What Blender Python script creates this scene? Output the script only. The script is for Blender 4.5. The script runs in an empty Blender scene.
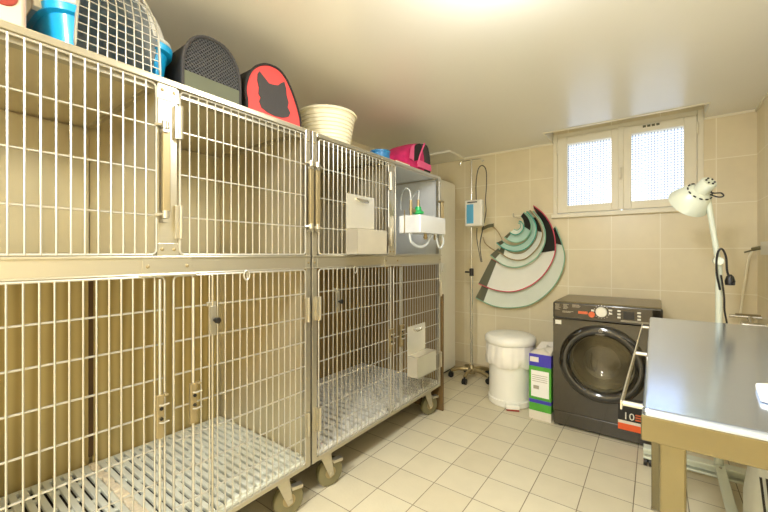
import bpy, bmesh, math, random
from mathutils import Vector, Matrix, Euler
random.seed(7)
S = bpy.context.scene
COL = S.collection
PI = math.pi
V = Vector
# ------------------------------------------------------------------ camera
CH = 1.17
YAW = math.radians(36.4)
F = 367.0
cd = bpy.data.cameras.new('camera'); cam = bpy.data.objects.new('camera', cd); COL.objects.link(cam)
cam.location = (0, 0, CH); cam.rotation_euler = (PI / 2, 0, YAW)
cd.sensor_width = 36; cd.lens = 36 * F / 768; cd.shift_y = -2 / 768; cd.clip_start = .02
S.camera = cam
sY, cY = math.sin(YAW), math.cos(YAW)
def ray(px, py):
    r = (px - 384) / F; u = (254 - py) / F
    return V((-sY + r * cY, cY + r * sY, u))
def atX(px, py, X):
    d = ray(px, py); t = X / d.x; return V((X, d.y * t, CH + d.z * t))
def atY(px, py, Y):
    d = ray(px, py); t = Y / d.y; return V((d.x * t, Y, CH + d.z * t))
# ------------------------------------------------------------------ materials
def lin(c):
    return tuple(((x / 12.92) if x <= .04045 else ((x + .055) / 1.055) ** 2.4) for x in (v / 255 for v in c))
MATS = {}
def mat(name, rgb, rough=.5, metal=0., noise=.04, nscale=12., bump=0., bscale=60., coat=0., trans=0., spec=.5, alpha=1., aniso=None, emis=None):
    m = bpy.data.materials.new(name); m.use_nodes = True; MATS[name] = m
    nt = m.node_tree; n = nt.nodes; L = nt.links
    b = n['Principled BSDF']
    c = lin(rgb) + (1,)
    tc = n.new('ShaderNodeTexCoord')
    if noise > 0:
        nz = n.new('ShaderNodeTexNoise'); nz.inputs['Scale'].default_value = nscale; nz.inputs['Detail'].default_value = 4
        src = tc.outputs['Object']
        if aniso:
            mp = n.new('ShaderNodeMapping'); mp.inputs['Scale'].default_value = aniso
            L.new(src, mp.inputs['Vector']); src = mp.outputs['Vector']
        L.new(src, nz.inputs['Vector'])
        mx = n.new('ShaderNodeMix'); mx.data_type = 'RGBA'
        mx.inputs['A'].default_value = tuple(x * (1 - noise * 2) for x in c[:3]) + (1,)
        mx.inputs['B'].default_value = tuple(min(1, x * (1 + noise * 2)) for x in c[:3]) + (1,)
        L.new(nz.outputs['Fac'], mx.inputs['Factor']); L.new(mx.outputs['Result'], b.inputs['Base Color'])
    else:
        b.inputs['Base Color'].default_value = c
    if bump > 0:
        nb = n.new('ShaderNodeTexNoise'); nb.inputs['Scale'].default_value = bscale
        src = tc.outputs['Object']
        if aniso:
            mp2 = n.new('ShaderNodeMapping'); mp2.inputs['Scale'].default_value = aniso
            L.new(src, mp2.inputs['Vector']); src = mp2.outputs['Vector']
        L.new(src, nb.inputs['Vector'])
        bp = n.new('ShaderNodeBump'); bp.inputs['Strength'].default_value = bump; bp.inputs['Distance'].default_value = .002
        L.new(nb.outputs['Fac'], bp.inputs['Height']); L.new(bp.outputs['Normal'], b.inputs['Normal'])
    b.inputs['Roughness'].default_value = rough; b.inputs['Metallic'].default_value = metal
    b.inputs['Coat Weight'].default_value = coat; b.inputs['Transmission Weight'].default_value = trans
    b.inputs['Specular IOR Level'].default_value = spec; b.inputs['Alpha'].default_value = alpha
    if emis:
        b.inputs['Emission Color'].default_value = lin(emis[0]) + (1,); b.inputs['Emission Strength'].default_value = emis[1]
    return m
def tiles(name, c1, c2, mortar, size, ax, off, msize, rough, bump=.15, bscale=40, spec=.5):
    m = bpy.data.materials.new(name); m.use_nodes = True; MATS[name] = m
    nt = m.node_tree; n = nt.nodes; L = nt.links; b = n['Principled BSDF']
    g = n.new('ShaderNodeNewGeometry'); sp = n.new('ShaderNodeSeparateXYZ'); cb = n.new('ShaderNodeCombineXYZ')
    L.new(g.outputs['Position'], sp.inputs[0])
    for k in range(2):
        ad = n.new('ShaderNodeMath'); ad.operation = 'SUBTRACT'; ad.inputs[1].default_value = off[k] - 20 * size
        L.new(sp.outputs[ax[k]], ad.inputs[0]); L.new(ad.outputs[0], cb.inputs[k])
    br = n.new('ShaderNodeTexBrick'); br.offset = 0; br.squash = 1
    br.inputs['Scale'].default_value = 1; br.inputs['Brick Width'].default_value = size; br.inputs['Row Height'].default_value = size
    br.inputs['Mortar Size'].default_value = msize; br.inputs['Mortar Smooth'].default_value = .2
    br.inputs['Color1'].default_value = lin(c1) + (1,); br.inputs['Color2'].default_value = lin(c2) + (1,); br.inputs['Mortar'].default_value = lin(mortar) + (1,)
    L.new(cb.outputs[0], br.inputs['Vector'])
    nz = n.new('ShaderNodeTexNoise'); nz.inputs['Scale'].default_value = 9; nz.inputs['Detail'].default_value = 5
    L.new(g.outputs['Position'], nz.inputs['Vector'])
    rp = n.new('ShaderNodeMapRange'); rp.inputs[3].default_value = .93; rp.inputs[4].default_value = 1.07
    L.new(nz.outputs['Fac'], rp.inputs[0])
    mx = n.new('ShaderNodeMix'); mx.data_type = 'RGBA'; mx.blend_type = 'MULTIPLY'; mx.inputs['Factor'].default_value = 1
    L.new(br.outputs['Color'], mx.inputs['A']); L.new(rp.outputs[0], mx.inputs['B']); L.new(mx.outputs['Result'], b.inputs['Base Color'])
    nb = n.new('ShaderNodeTexNoise'); nb.inputs['Scale'].default_value = bscale; nb.inputs['Detail'].default_value = 3
    L.new(g.outputs['Position'], nb.inputs['Vector'])
    sb = n.new('ShaderNodeMath'); sb.operation = 'MULTIPLY_ADD'; sb.inputs[1].default_value = -2.5
    L.new(br.outputs['Fac'], sb.inputs[0]); L.new(nb.outputs['Fac'], sb.inputs[2])
    bp = n.new('ShaderNodeBump'); bp.inputs['Strength'].default_value = bump; bp.inputs['Distance'].default_value = .002
    L.new(sb.outputs[0], bp.inputs['Height']); L.new(bp.outputs['Normal'], b.inputs['Normal'])
    b.inputs['Roughness'].default_value = rough; b.inputs['Specular IOR Level'].default_value = spec
    return m
TS = .318
WALLC = ((227, 216, 184), (224, 212, 179), (240, 232, 208))
M_wall_b = tiles('wall_tile_back', *WALLC, TS, (0, 2), (.035, 1.846), .0035, .32)
M_wall_s = tiles('wall_tile_side', *WALLC, TS, (1, 2), (.1, 1.846), .0035, .32)
M_floor = tiles('floor_tile', (216, 207, 179), (208, 198, 169), (130, 116, 90), .207, (0, 1), (-.701, 1.25), .0022, .42, .5, 70)
M_ceil = mat('ceiling_paint', (237, 235, 226), .28, noise=.01, nscale=2, bump=.08, bscale=3, spec=.55)
M_white_wall = mat('wall_paint', (226, 212, 184), .5, noise=.01)
M_steel = mat('stainless_steel', (192, 186, 168), .32, .85, noise=.03, nscale=6, bump=.04, bscale=40, aniso=(1, 1, 12))
M_wire = mat('steel_wire', (196, 193, 182), .36, .7, noise=.02)
M_panel = mat('steel_panel', (214, 204, 174), .34, .55, noise=.05, nscale=5, bump=.25, bscale=5, aniso=(1, 3, .6))
M_panel_grey = mat('pale_grey_steel', (226, 222, 206), .25, .6, noise=.03, nscale=4, bump=.25, bscale=5, aniso=(1, .6, 2))
M_icu = mat('bright_white_steel', (232, 236, 240), .2, .3, noise=.02)  # on the compartment liners, white stands in for the window mirrored in steel
M_groove = mat('brown_groove', (84, 60, 32), .7, noise=.15)
M_olivep = mat('olive_steel_panel', (156, 134, 90), .4, .4, noise=.06, nscale=5, aniso=(1, 3, .5))  # darker tan panel steel, far bank only
M_holder = mat('holder_steel', (218, 212, 194), .35, .6, noise=.03)
M_tan = mat('aged_steel', (166, 150, 112), .4, .7, noise=.05)
M_table = mat('window_blue_steel', (204, 220, 250), .17, .95, noise=.03, nscale=10, bump=.05, bscale=30, aniso=(1, 8, 1))  # neutral steel; the window's bluish reflection is put into the base colour
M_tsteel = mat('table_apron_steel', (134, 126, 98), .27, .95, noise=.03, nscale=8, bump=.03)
M_chrome = mat('chrome', (222, 220, 214), .15, 1., noise=0)
M_grate = mat('coated_grate', (216, 218, 204), .45, noise=.05, nscale=14)
M_gratew = mat('white_coated_grate', (222, 221, 212), .45, noise=.05, nscale=14)
M_crust = mat('mineral_crust', (226, 212, 184), .9, noise=.15, nscale=60, bump=.8, bscale=90)
M_dark = mat('dark_gap', (52, 42, 28), .8, noise=.1)
M_black = mat('black_plastic', (26, 24, 22), .4, noise=.05)
M_rubber = mat('grey_rubber', (112, 106, 74), .5, noise=.05)
M_white = mat('white_plastic', (236, 234, 222), .35, noise=.01)
M_whitep = mat('white_paint', (232, 230, 218), .4, noise=.01)
M_cream = mat('cream_plastic', (244, 237, 210), .4, noise=.02)
M_liner = mat('bin_liner', (238, 234, 222), .45, noise=.03, nscale=20, bump=.5, bscale=25)
M_frame = mat('window_paint', (234, 228, 206), .4, noise=.02)
M_blue = mat('blue_plastic', (16, 160, 220), .3, noise=.02, coat=.3)
M_shell = mat('grey_shell', (214, 212, 204), .4, noise=.02)
M_pinkish = mat('pale_pink_plastic', (226, 196, 174), .5, noise=.02)
M_redbrown = mat('red_brown_plastic', (150, 54, 40), .5, noise=.05)
M_red = mat('coral_fabric', (226, 74, 72), .7, noise=.03, bump=.2, bscale=300)
M_cat = mat('charcoal_mesh', (62, 60, 60), .8, noise=.08, nscale=200, bump=.3, bscale=400)
M_pink = mat('magenta_fabric', (206, 40, 108), .6, noise=.2, nscale=18)
M_pinkl = mat('pink_trim_fabric', (226, 92, 142), .6, noise=.08, nscale=22)
M_blackf = mat('black_fabric', (38, 36, 34), .85, noise=.1, bump=.3, bscale=300)
M_greenish = mat('grey_green_fabric', (96, 100, 80), .7, noise=.05)
M_bluelid = mat('blue_lid', (44, 120, 176), .4, noise=.02)
M_paper = mat('paper', (236, 234, 226), .7, noise=.02)
M_redp = mat('red_cover', (196, 60, 50), .5, noise=.05)
M_green = mat('green_plastic', (20, 168, 88), .3, noise=.05, coat=.3)
M_tube = mat('clear_tube', (228, 234, 236), .2, noise=0, alpha=.5)
M_wood = mat('brown_board', (104, 82, 48), .5, noise=.2, nscale=5, aniso=(4, 4, .4))
M_mach = mat('washer_black', (48, 41, 24), .16, noise=.04, coat=.6)
M_machtop = mat('washer_top', (120, 106, 72), .35, noise=.03)
M_machring = mat('washer_ring', (20, 17, 13), .1, noise=0, coat=1.)
M_glass = mat('washer_glass', (96, 88, 66), .06, noise=0, coat=1., alpha=.55)
M_drum = mat('drum_steel', (150, 142, 116), .25, .8, noise=.1, nscale=30)
M_orange = mat('orange_print', (226, 92, 40), .5, noise=.02)
M_orange2 = mat('orange_button', (206, 96, 50), .4, noise=.02)
M_print = mat('white_print', (220, 216, 200), .5, noise=0)
M_greyprint = mat('grey_print', (164, 156, 134), .5, noise=0)
M_screen = mat('pump_screen', (98, 176, 214), .3, noise=.05)
M_purple = mat('purple_carton', (62, 54, 170), .45, noise=.04)
M_greenc = mat('green_carton', (76, 158, 48), .45, noise=.15, nscale=18)
M_carton = mat('carton_board', (214, 206, 188), .6, noise=.05)
M_teal = mat('teal_edging', (70, 168, 152), .4, noise=.03)
M_pinke = mat('red_edging', (206, 70, 96), .4, noise=.03)
M_greene = mat('pale_green_edging', (138, 188, 160), .4, noise=.03)
M_tane = mat('tan_edging', (164, 142, 100), .4, noise=.03)
M_coll = mat('clear_collar', (248, 248, 238), .25, noise=.02, alpha=.86)
M_collt = mat('clear_teal_collar', (200, 234, 222), .25, noise=.03, alpha=.82)
M_collg = mat('clear_green_collar', (236, 244, 230), .25, noise=.03, alpha=.85)
M_strip = mat('black_fastening', (44, 42, 38), .8, noise=.08)
M_olive = mat('smoky_strip', (92, 92, 66), .5, noise=.05)
M_lamp = mat('lamp_enamel', (214, 220, 202), .3, noise=.01, coat=.3)
M_diff = mat('lamp_diffuser', (255, 248, 232), .5, noise=0, emis=((255, 250, 240), 3.))
M_inter = mat('carrier_inside', (120, 160, 172), .5, noise=.05)
M_bagw = mat('white_sack', (226, 230, 224), .4, noise=.04, bump=.3, bscale=20)
M_baggreen = mat('sack_green_print', (120, 150, 130), .5, noise=.1)
M_base = mat('baseboard_tile', (206, 190, 156), .4, noise=.03)

# window pane : bright wired glass (clear cells, fine darker mesh)
def pane_mat():
    m = bpy.data.materials.new('wired_glass'); m.use_nodes = True
    nt = m.node_tree; n = nt.nodes; L = nt.links
    for x in list(n): n.remove(x)
    out = n.new('ShaderNodeOutputMaterial'); g = n.new('ShaderNodeNewGeometry'); sp = n.new('ShaderNodeSeparateXYZ'); cb = n.new('ShaderNodeCombineXYZ')
    L.new(g.outputs['Position'], sp.inputs[0]); L.new(sp.outputs[0], cb.inputs[0]); L.new(sp.outputs[2], cb.inputs[1])
    br = n.new('ShaderNodeTexBrick'); br.offset = 0; br.squash = 1
    br.inputs['Scale'].default_value = 1; br.inputs['Brick Width'].default_value = .020; br.inputs['Row Height'].default_value = .020
    br.inputs['Mortar Size'].default_value = .0026; br.inputs['Mortar Smooth'].default_value = .3
    L.new(cb.outputs[0], br.inputs['Vector'])
    nz = n.new('ShaderNodeTexNoise'); nz.inputs['Scale'].default_value = 5; L.new(cb.outputs[0], nz.inputs['Vector'])
    rp = n.new('ShaderNodeMapRange'); rp.inputs[3].default_value = .80; rp.inputs[4].default_value = 1.0; L.new(nz.outputs['Fac'], rp.inputs[0])
    mx = n.new('ShaderNodeMix'); mx.data_type = 'RGBA'
    mx.inputs['A'].default_value = (1, 1, 1, 1); mx.inputs['B'].default_value = (.36, .42, .54, 1); L.new(br.outputs['Fac'], mx.inputs['Factor'])
    mm = n.new('ShaderNodeMix'); mm.data_type = 'RGBA'; mm.blend_type = 'MULTIPLY'; mm.inputs['Factor'].default_value = 1
    L.new(mx.outputs['Result'], mm.inputs['A']); L.new(rp.outputs[0], mm.inputs['B'])
    t = n.new('ShaderNodeBsdfTransparent'); L.new(mm.outputs['Result'], t.inputs['Color'])
    gl = n.new('ShaderNodeBsdfGlossy'); gl.inputs['Roughness'].default_value = .2
    ms = n.new('ShaderNodeMixShader'); ms.inputs[0].default_value = .04
    L.new(t.outputs[0], ms.inputs[1]); L.new(gl.outputs[0], ms.inputs[2]); L.new(ms.outputs[0], out.inputs[0])
    return m
M_pane = pane_mat()
# see-through woven mesh
def mesh_mat(name, rgb, cell, ax, open_=.55):
    m = bpy.data.materials.new(name); m.use_nodes = True
    nt = m.node_tree; n = nt.nodes; L = nt.links; b = n['Principled BSDF']
    b.inputs['Base Color'].default_value = lin(rgb) + (1,); b.inputs['Roughness'].default_value = .7
    g = n.new('ShaderNodeNewGeometry'); sp = n.new('ShaderNodeSeparateXYZ'); cb = n.new('ShaderNodeCombineXYZ')
    L.new(g.outputs['Position'], sp.inputs[0]); L.new(sp.outputs[ax[0]], cb.inputs[0]); L.new(sp.outputs[ax[1]], cb.inputs[1])
    mp = n.new('ShaderNodeMapping'); mp.inputs['Rotation'].default_value = (0, 0, PI / 4); L.new(cb.outputs[0], mp.inputs[0])
    br = n.new('ShaderNodeTexBrick'); br.offset = 0
    br.inputs['Scale'].default_value = 1; br.inputs['Brick Width'].default_value = cell; br.inputs['Row Height'].default_value = cell
    br.inputs['Mortar Size'].default_value = cell * .2; L.new(mp.outputs[0], br.inputs['Vector'])
    rp = n.new('ShaderNodeMapRange'); rp.inputs[3].default_value = 1 - open_; rp.inputs[4].default_value = 1
    L.new(br.outputs['Fac'], rp.inputs[0]); L.new(rp.outputs[0], b.inputs['Alpha'])
    return m
M_mesh = mesh_mat('black_net', (66, 66, 66), .010, (1, 2), .8)
M_mesh2 = mesh_mat('grey_net', (84, 86, 80), .008, (1, 2), .25)
def grain_mat():
    m = mat('grained_panel', (188, 162, 106), .38, .45, noise=.03)
    nt = m.node_tree; n = nt.nodes; L = nt.links; b = n['Principled BSDF']
    tc = n.new('ShaderNodeTexCoord'); mp = n.new('ShaderNodeMapping'); mp.inputs['Scale'].default_value = (1, 1, .12)
    L.new(tc.outputs['Object'], mp.inputs[0])
    nz = n.new('ShaderNodeTexNoise'); nz.inputs['Scale'].default_value = 3; L.new(mp.outputs[0], nz.inputs[0])
    wv = n.new('ShaderNodeTexWave'); wv.wave_type = 'BANDS'; wv.bands_direction = 'Y'
    wv.inputs['Scale'].default_value = 6; wv.inputs['Distortion'].default_value = 6; wv.inputs['Detail'].default_value = 2; wv.inputs['Detail Scale'].default_value = .8
    L.new(mp.outputs[0], wv.inputs[0])
    mx = n.new('ShaderNodeMix'); mx.data_type = 'RGBA'
    mx.inputs['A'].default_value = lin((194, 176, 124)) + (1,); mx.inputs['B'].default_value = lin((166, 146, 92)) + (1,)
    L.new(wv.outputs['Fac'], mx.inputs['Factor']); L.new(mx.outputs['Result'], b.inputs['Base Color'])
    return m
M_grain = grain_mat()

# ------------------------------------------------------------------ mesh builder
OFF = {}
class MB:
    def __init__(s): s.bm = bmesh.new()
    def box(s, a, b, M=None):
        a = V(a); b = V(b)
        lo = V([min(a[i], b[i]) for i in range(3)]); hi = V([max(a[i], b[i]) for i in range(3)])
        vs = [s.bm.verts.new(V((x, y, z)) if M is None else M @ V((x, y, z))) for x in (lo.x, hi.x) for y in (lo.y, hi.y) for z in (lo.z, hi.z)]
        for f in ((0, 1, 3, 2), (4, 6, 7, 5), (0, 4, 5, 1), (2, 3, 7, 6), (0, 2, 6, 4), (1, 5, 7, 3)):
            s.bm.faces.new([vs[i] for i in f])
        return s
    def tube(s, pts, r, n=8, closed=False, cap=True):
        pts = [V(p) for p in pts]; N = len(pts)
        rings = []; up = None
        for i, p in enumerate(pts):
            if closed: t = pts[(i + 1) % N] - pts[i - 1]
            else: t = pts[min(i + 1, N - 1)] - pts[max(i - 1, 0)]
            t.normalize()
            if up is None:
                a = V((0, 0, 1)) if abs(t.z) < .9 else V((1, 0, 0))
                up = (a - t * a.dot(t)).normalized()
            else:
                up = (up - t * up.dot(t))
                if up.length < 1e-6: up = t.orthogonal()
                up.normalize()
            w = t.cross(up)
            rr = r[i] if isinstance(r, (list, tuple)) else r
            rings.append([s.bm.verts.new(p + (up * math.cos(2 * PI * k / n) + w * math.sin(2 * PI * k / n)) * rr) for k in range(n)])
        m = N if closed else N - 1
        for i in range(m):
            A = rings[i]; B = rings[(i + 1) % N]
            for k in range(n): s.bm.faces.new((A[k], A[(k + 1) % n], B[(k + 1) % n], B[k]))
        if cap and not closed:
            s.bm.faces.new(rings[0][::-1]); s.bm.faces.new(rings[-1])
        return s
    def lathe(s, prof, c, axis='z', n=32, M=None):
        # prof: list of (radius, height along axis)
        c = V(c); rings = []
        for (r, h) in prof:
            if r < 1e-6:
                p = {'z': V((0, 0, h)), 'y': V((0, h, 0)), 'x': V((h, 0, 0))}[axis]
                rings.append([s.bm.verts.new(c + p if M is None else M @ (c + p))]); continue
            ring = []
            for k in range(n):
                a = 2 * PI * k / n; u, w = r * math.cos(a), r * math.sin(a)
                p = {'z': V((u, w, h)), 'y': V((w, h, u)), 'x': V((h, u, w))}[axis]
                ring.append(s.bm.verts.new(c + p if M is None else M @ (c + p)))
            rings.append(ring)
        for A, B in zip(rings, rings[1:]):
            if len(A) == 1 and len(B) == 1: continue
            for k in range(n):
                k2 = (k + 1) % n
                if len(A) == 1: s.bm.faces.new((A[0], B[k2], B[k]))
                elif len(B) == 1: s.bm.faces.new((A[k], A[k2], B[0]))
                else: s.bm.faces.new((A[k], A[k2], B[k2], B[k]))
        return s
    def prism(s, poly, d):
        # poly: 3-D points of a planar outline, d: extrusion vector
        poly = [V(p) for p in poly]; d = V(d)
        A = [s.bm.verts.new(p) for p in poly]; B = [s.bm.verts.new(p + d) for p in poly]
        n = len(A)
        s.bm.faces.new(A[::-1]); s.bm.faces.new(B)
        for k in range(n): s.bm.faces.new((A[k], A[(k + 1) % n], B[(k + 1) % n], B[k]))
        return s
    def strip(s, A, B, th):
        # thick ribbon between two equally long poly-lines; th: thickness vector
        A = [V(p) for p in A]; B = [V(p) for p in B]; th = V(th)
        r = [[s.bm.verts.new(q) for q in (a, b, b + th, a + th)] for a, b in zip(A, B)]
        for P, Q in zip(r, r[1:]):
            for k in range(4): s.bm.faces.new((P[k], P[(k + 1) % 4], Q[(k + 1) % 4], Q[k]))
        s.bm.faces.new(r[0][::-1]); s.bm.faces.new(r[-1])
        return s
    def build(s, name, m, parent=None, smooth=False, bevel=0., seg=2, props=None):
        bmesh.ops.recalc_face_normals(s.bm, faces=s.bm.faces)
        me = bpy.data.meshes.new(name); o = bpy.data.objects.new(name, me)
        if parent is not None:
            off = OFF.get(parent.name, V((0, 0, 0)))
            o.parent = parent; OFF_key = off
        else:
            xs = [v.co for v in s.bm.verts]
            lo = V([min(c[i] for c in xs) for i in range(3)]); hi = V([max(c[i] for c in xs) for i in range(3)])
            off = V(((lo.x + hi.x) / 2, (lo.y + hi.y) / 2, lo.z)); o.location = off
        bmesh.ops.translate(s.bm, verts=s.bm.verts, vec=-off)
        s.bm.to_mesh(me); s.bm.free()
        me.materials.append(m)
        if smooth:
            for p in me.polygons: p.use_smooth = True
            try: me.set_sharp_from_angle(angle=math.radians(40))
            except Exception: pass
        COL.objects.link(o)
        OFF[o.name] = off
        if bevel > 0:
            md = o.modifiers.new('bevel', 'BEVEL'); md.width = bevel; md.segments = seg; md.limit_method = 'ANGLE'; md.angle_limit = math.radians(40)
            md.harden_normals = False
        if props:
            for k, v in props.items(): o[k] = v
        return o
def tag(o, label, cat, group=None):
    o['label'] = label; o['category'] = cat
    if group: o['group'] = group
    return o
def thing(name, loc, label, cat, group=None):
    o = bpy.data.objects.new(name, None); o.empty_display_size = .1; COL.objects.link(o)
    o.location = loc; OFF[o.name] = V(loc)
    return tag(o, label, cat, group)
def struct(o):
    o['kind'] = 'structure'; return o
def bx(name, a, b, m, parent=None, bevel=0., seg=2):
    return MB().box(a, b).build(name, m, parent, bevel=bevel, seg=seg)
def crom(pts, n=6, closed=False):
    pts = [V(p) for p in pts]; out = []; N = len(pts)
    for i in range(N if closed else N - 1):
        if closed: p0, p1, p2, p3 = pts[i - 1], pts[i], pts[(i + 1) % N], pts[(i + 2) % N]
        else: p0, p1, p2, p3 = pts[max(i - 1, 0)], pts[i], pts[i + 1], pts[min(i + 2, N - 1)]
        for k in range(n):
            t = k / n
            out.append(.5 * ((2 * p1) + (p2 - p0) * t + (2 * p0 - 5 * p1 + 4 * p2 - p3) * t * t + (3 * p1 - p0 - 3 * p2 + p3) * t ** 3))
    if not closed: out.append(pts[-1])
    return out
def text(body, loc, size, m, parent, name, rot=(PI / 2, 0, 0)):
    cu = bpy.data.curves.new('t', 'FONT'); cu.body = body; cu.size = size; cu.extrude = .0006; cu.resolution_u = 2
    tmp = bpy.data.objects.new('t', cu); COL.objects.link(tmp)
    bpy.context.view_layer.update()
    me = bpy.data.meshes.new_from_object(tmp.evaluated_get(bpy.context.evaluated_depsgraph_get()))
    bpy.data.objects.remove(tmp); bpy.data.curves.remove(cu)
    off = OFF.get(parent.name, V((0, 0, 0)))
    me.transform(Matrix.Translation(V(loc) - off) @ Euler(rot).to_matrix().to_4x4())
    o = bpy.data.objects.new(name, me); me.materials.append(m); o.parent = parent; COL.objects.link(o)
    OFF[o.name] = off
    return o

# ------------------------------------------------------------------ room shell
XL, XR, YB, YF, ZC = -2.10, .56, 3.5, -1.9, 2.15
WX0, WX1, WZ0, WZ1 = -.72, .285, 1.495, 2.215      # window
NX0, NX1, NY0, NZ = -.722, .286, 3.16, 2.262         # ceiling notch in front of the window
struct(bx('floor', (XL - .1, YF - .1, -.1), (XR + .1, YB + .2, 0), M_floor))
m = MB()
m.box((XL - .1, YF - .1, ZC), (XR + .1, NY0, ZC + .2)).box((XL - .1, NY0, ZC), (NX0, YB, ZC + .2)).box((NX1, NY0, ZC), (XR + .1, YB, ZC + .2)).box((NX0, NY0, NZ), (NX1, YB, ZC + .2))
struct(m.build('ceiling', M_ceil))
m = MB()
m.box((XL - .1, YB, 0), (WX0, YB + .2, 2.4)).box((WX1, YB, 0), (XR + .1, YB + .2, 2.4)).box((WX0, YB, 0), (WX1, YB + .2, WZ0)).box((WX0, YB, WZ1), (WX1, YB + .2, 2.4))
struct(m.build('wall_back', M_wall_b))
struct(bx('wall_left', (XL - .1, YF - .1, 0), (XL, YB, ZC), M_wall_s))
struct(bx('wall_right', (XR, YF - .1, 0), (XR + .1, YB, ZC), M_wall_s))
struct(bx('wall_front', (XL, YF - .1, 0), (XR, YF, ZC), M_white_wall))
struct(bx('baseboard_back', (XL, YB - .012, 0), (XR, YB, .075), M_base, bevel=.003))
struct(bx('trim_1', (XL, 3.15, 2.132), (-1.55, YB, ZC), M_ceil, bevel=.004))     # shallow boxed corner of the ceiling
m = MB()   # thin cove bead along the back wall and the notch edge
m.box((XL, YB - .012, ZC - .014), (NX0, YB, ZC)).box((NX1, YB - .012, ZC - .014), (XR, YB, ZC)).box((XR - .012, YF, ZC - .014), (XR, YB, ZC))
struct(m.build('trim_2', M_frame))
m = MB()
m.box((NX0 - .006, NY0 - .012, ZC - .006), (NX1 + .006, NY0 + .012, ZC)).box((NX0 - .006, NY0 + .012, ZC - .006), (NX0, YB, ZC)).box((NX1, NY0 + .012, ZC - .006), (NX1 + .006, YB, ZC))
struct(m.build('trim_3', M_frame, bevel=.003))
# window: outer frame, two casements with panes
YW = YB - .012
w = MB()
t = .036
w.box((WX0, YW, WZ0), (WX0 + t, YB + .1, WZ1)).box((WX1 - t, YW, WZ0), (WX1, YB + .1, WZ1)).box((WX0 + t, YW, WZ1 - t), (WX1 - t, YB + .1, WZ1)).box((WX0 - .01, YW - .03, WZ0 - .012), (WX1 + .01, YB + .1, WZ0 + .022))
wf = struct(w.build('window_1', M_frame, bevel=.004))
xm = atY(621.5, 180, YB).x
for k, (x0, x1) in enumerate(((WX0 + t + .004, xm - .006), (xm + .004, WX1 - t - .004))):
    z0, z1 = WZ0 + .03, WZ1 - t - .004
    sa, sb = (.075, .062) if k == 0 else (.062, .072); y0, y1 = YW - .018, YB + .05
    c = MB()
    c.box((x0, y0, z0), (x0 + sa, y1, z1)).box((x1 - sb, y0, z0), (x1, y1, z1)).box((x0 + sa, y0, z0), (x1 - sb, y1, z0 + .06)).box((x0 + sa, y0, z1 - .062), (x1 - sb, y1, z1))
    co = c.build('casement', M_frame, wf, bevel=.004)
    bx('pane', (x0 + sa, YB + .012, z0 + .06), (x1 - sb, YB + .016, z1 - .062), M_pane, co)
    hx = x0 - .003 if k == 0 else x1 + .003
    for hz in (z0 + .1, z1 - .1): MB().tube([(hx, y0 - .006, hz - .04), (hx, y0 - .006, hz + .04)], .007).build('hinge', M_frame, co, smooth=True)
bx('meeting_stile', (xm - .02, YW - .032, WZ0 + .03), (xm + .016, YW - .018, WZ1 - t), M_frame, wf, bevel=.004)
h = MB(); h.box((xm - .012, YW - .04, 1.80), (xm + .008, YW - .032, 1.90)); h.tube([(xm - .002, YW - .04, 1.85), (xm - .002, YW - .065, 1.85), (xm - .002, YW - .07, 1.76)], .007)
h.build('handle', M_frame, wf, smooth=True)
for i in range(4): bx('vent_slot', (xm + .14 + .028 * i, YW - .022, 2.146), (xm + .16 + .028 * i, YW - .017, 2.162), M_olive, wf)
# outside of the window: bright sky only
wd = bpy.data.worlds.new('sky'); S.world = wd; wd.use_nodes = True
bg = wd.node_tree.nodes['Background']; bg.inputs['Color'].default_value = (.84, .92, 1, 1); bg.inputs['Strength'].default_value = 1.7

# ------------------------------------------------------------------ ceiling lamps (above the frame)
def ceiling_lamp(x, y, r, en, label):
    tl = thing('ceiling_lamp', (x, y, ZC), label, 'ceiling lamp', 'ceiling lamps')
    MB().lathe([(0, 0), (r * .95, 0), (r * .95, -.02), (0, -.02)], (x, y, ZC), n=40).build('base', M_whitep, tl, smooth=True)
    MB().lathe([(r, -.012), (r * 1.02, -.03), (r * .9, -.055), (r * .6, -.066), (0, -.07)], (x, y, ZC), n=40).build('diffuser', M_diff, tl, smooth=True)
    ld = bpy.data.lights.new('lamp_light', 'AREA'); ld.shape = 'DISK'; ld.size = r * 1.8; ld.energy = en * .9; ld.color = (.95, .98, 1)
    lo = bpy.data.objects.new('lamp_light', ld); COL.objects.link(lo); lo.location = (x, y, ZC - .078)
    pd = bpy.data.lights.new('ceiling_fill_light', 'POINT'); pd.shadow_soft_size = .09; pd.energy = en * .8; pd.color = (.95, .98, 1)  # added point light hung below the diffuser to brighten the ceiling, no bulb there
    po = bpy.data.objects.new('ceiling_fill_light', pd); COL.objects.link(po); po.location = (x, y, ZC - .19)
    return tl
ceiling_lamp(-.36, 1.12, .16, 7.5, 'round glowing ceiling lamp just above the top of the picture, nearer the window')
ceiling_lamp(-.45, -.75, .2, 33, 'round glowing ceiling lamp behind the camera, farther from the window')

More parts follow.
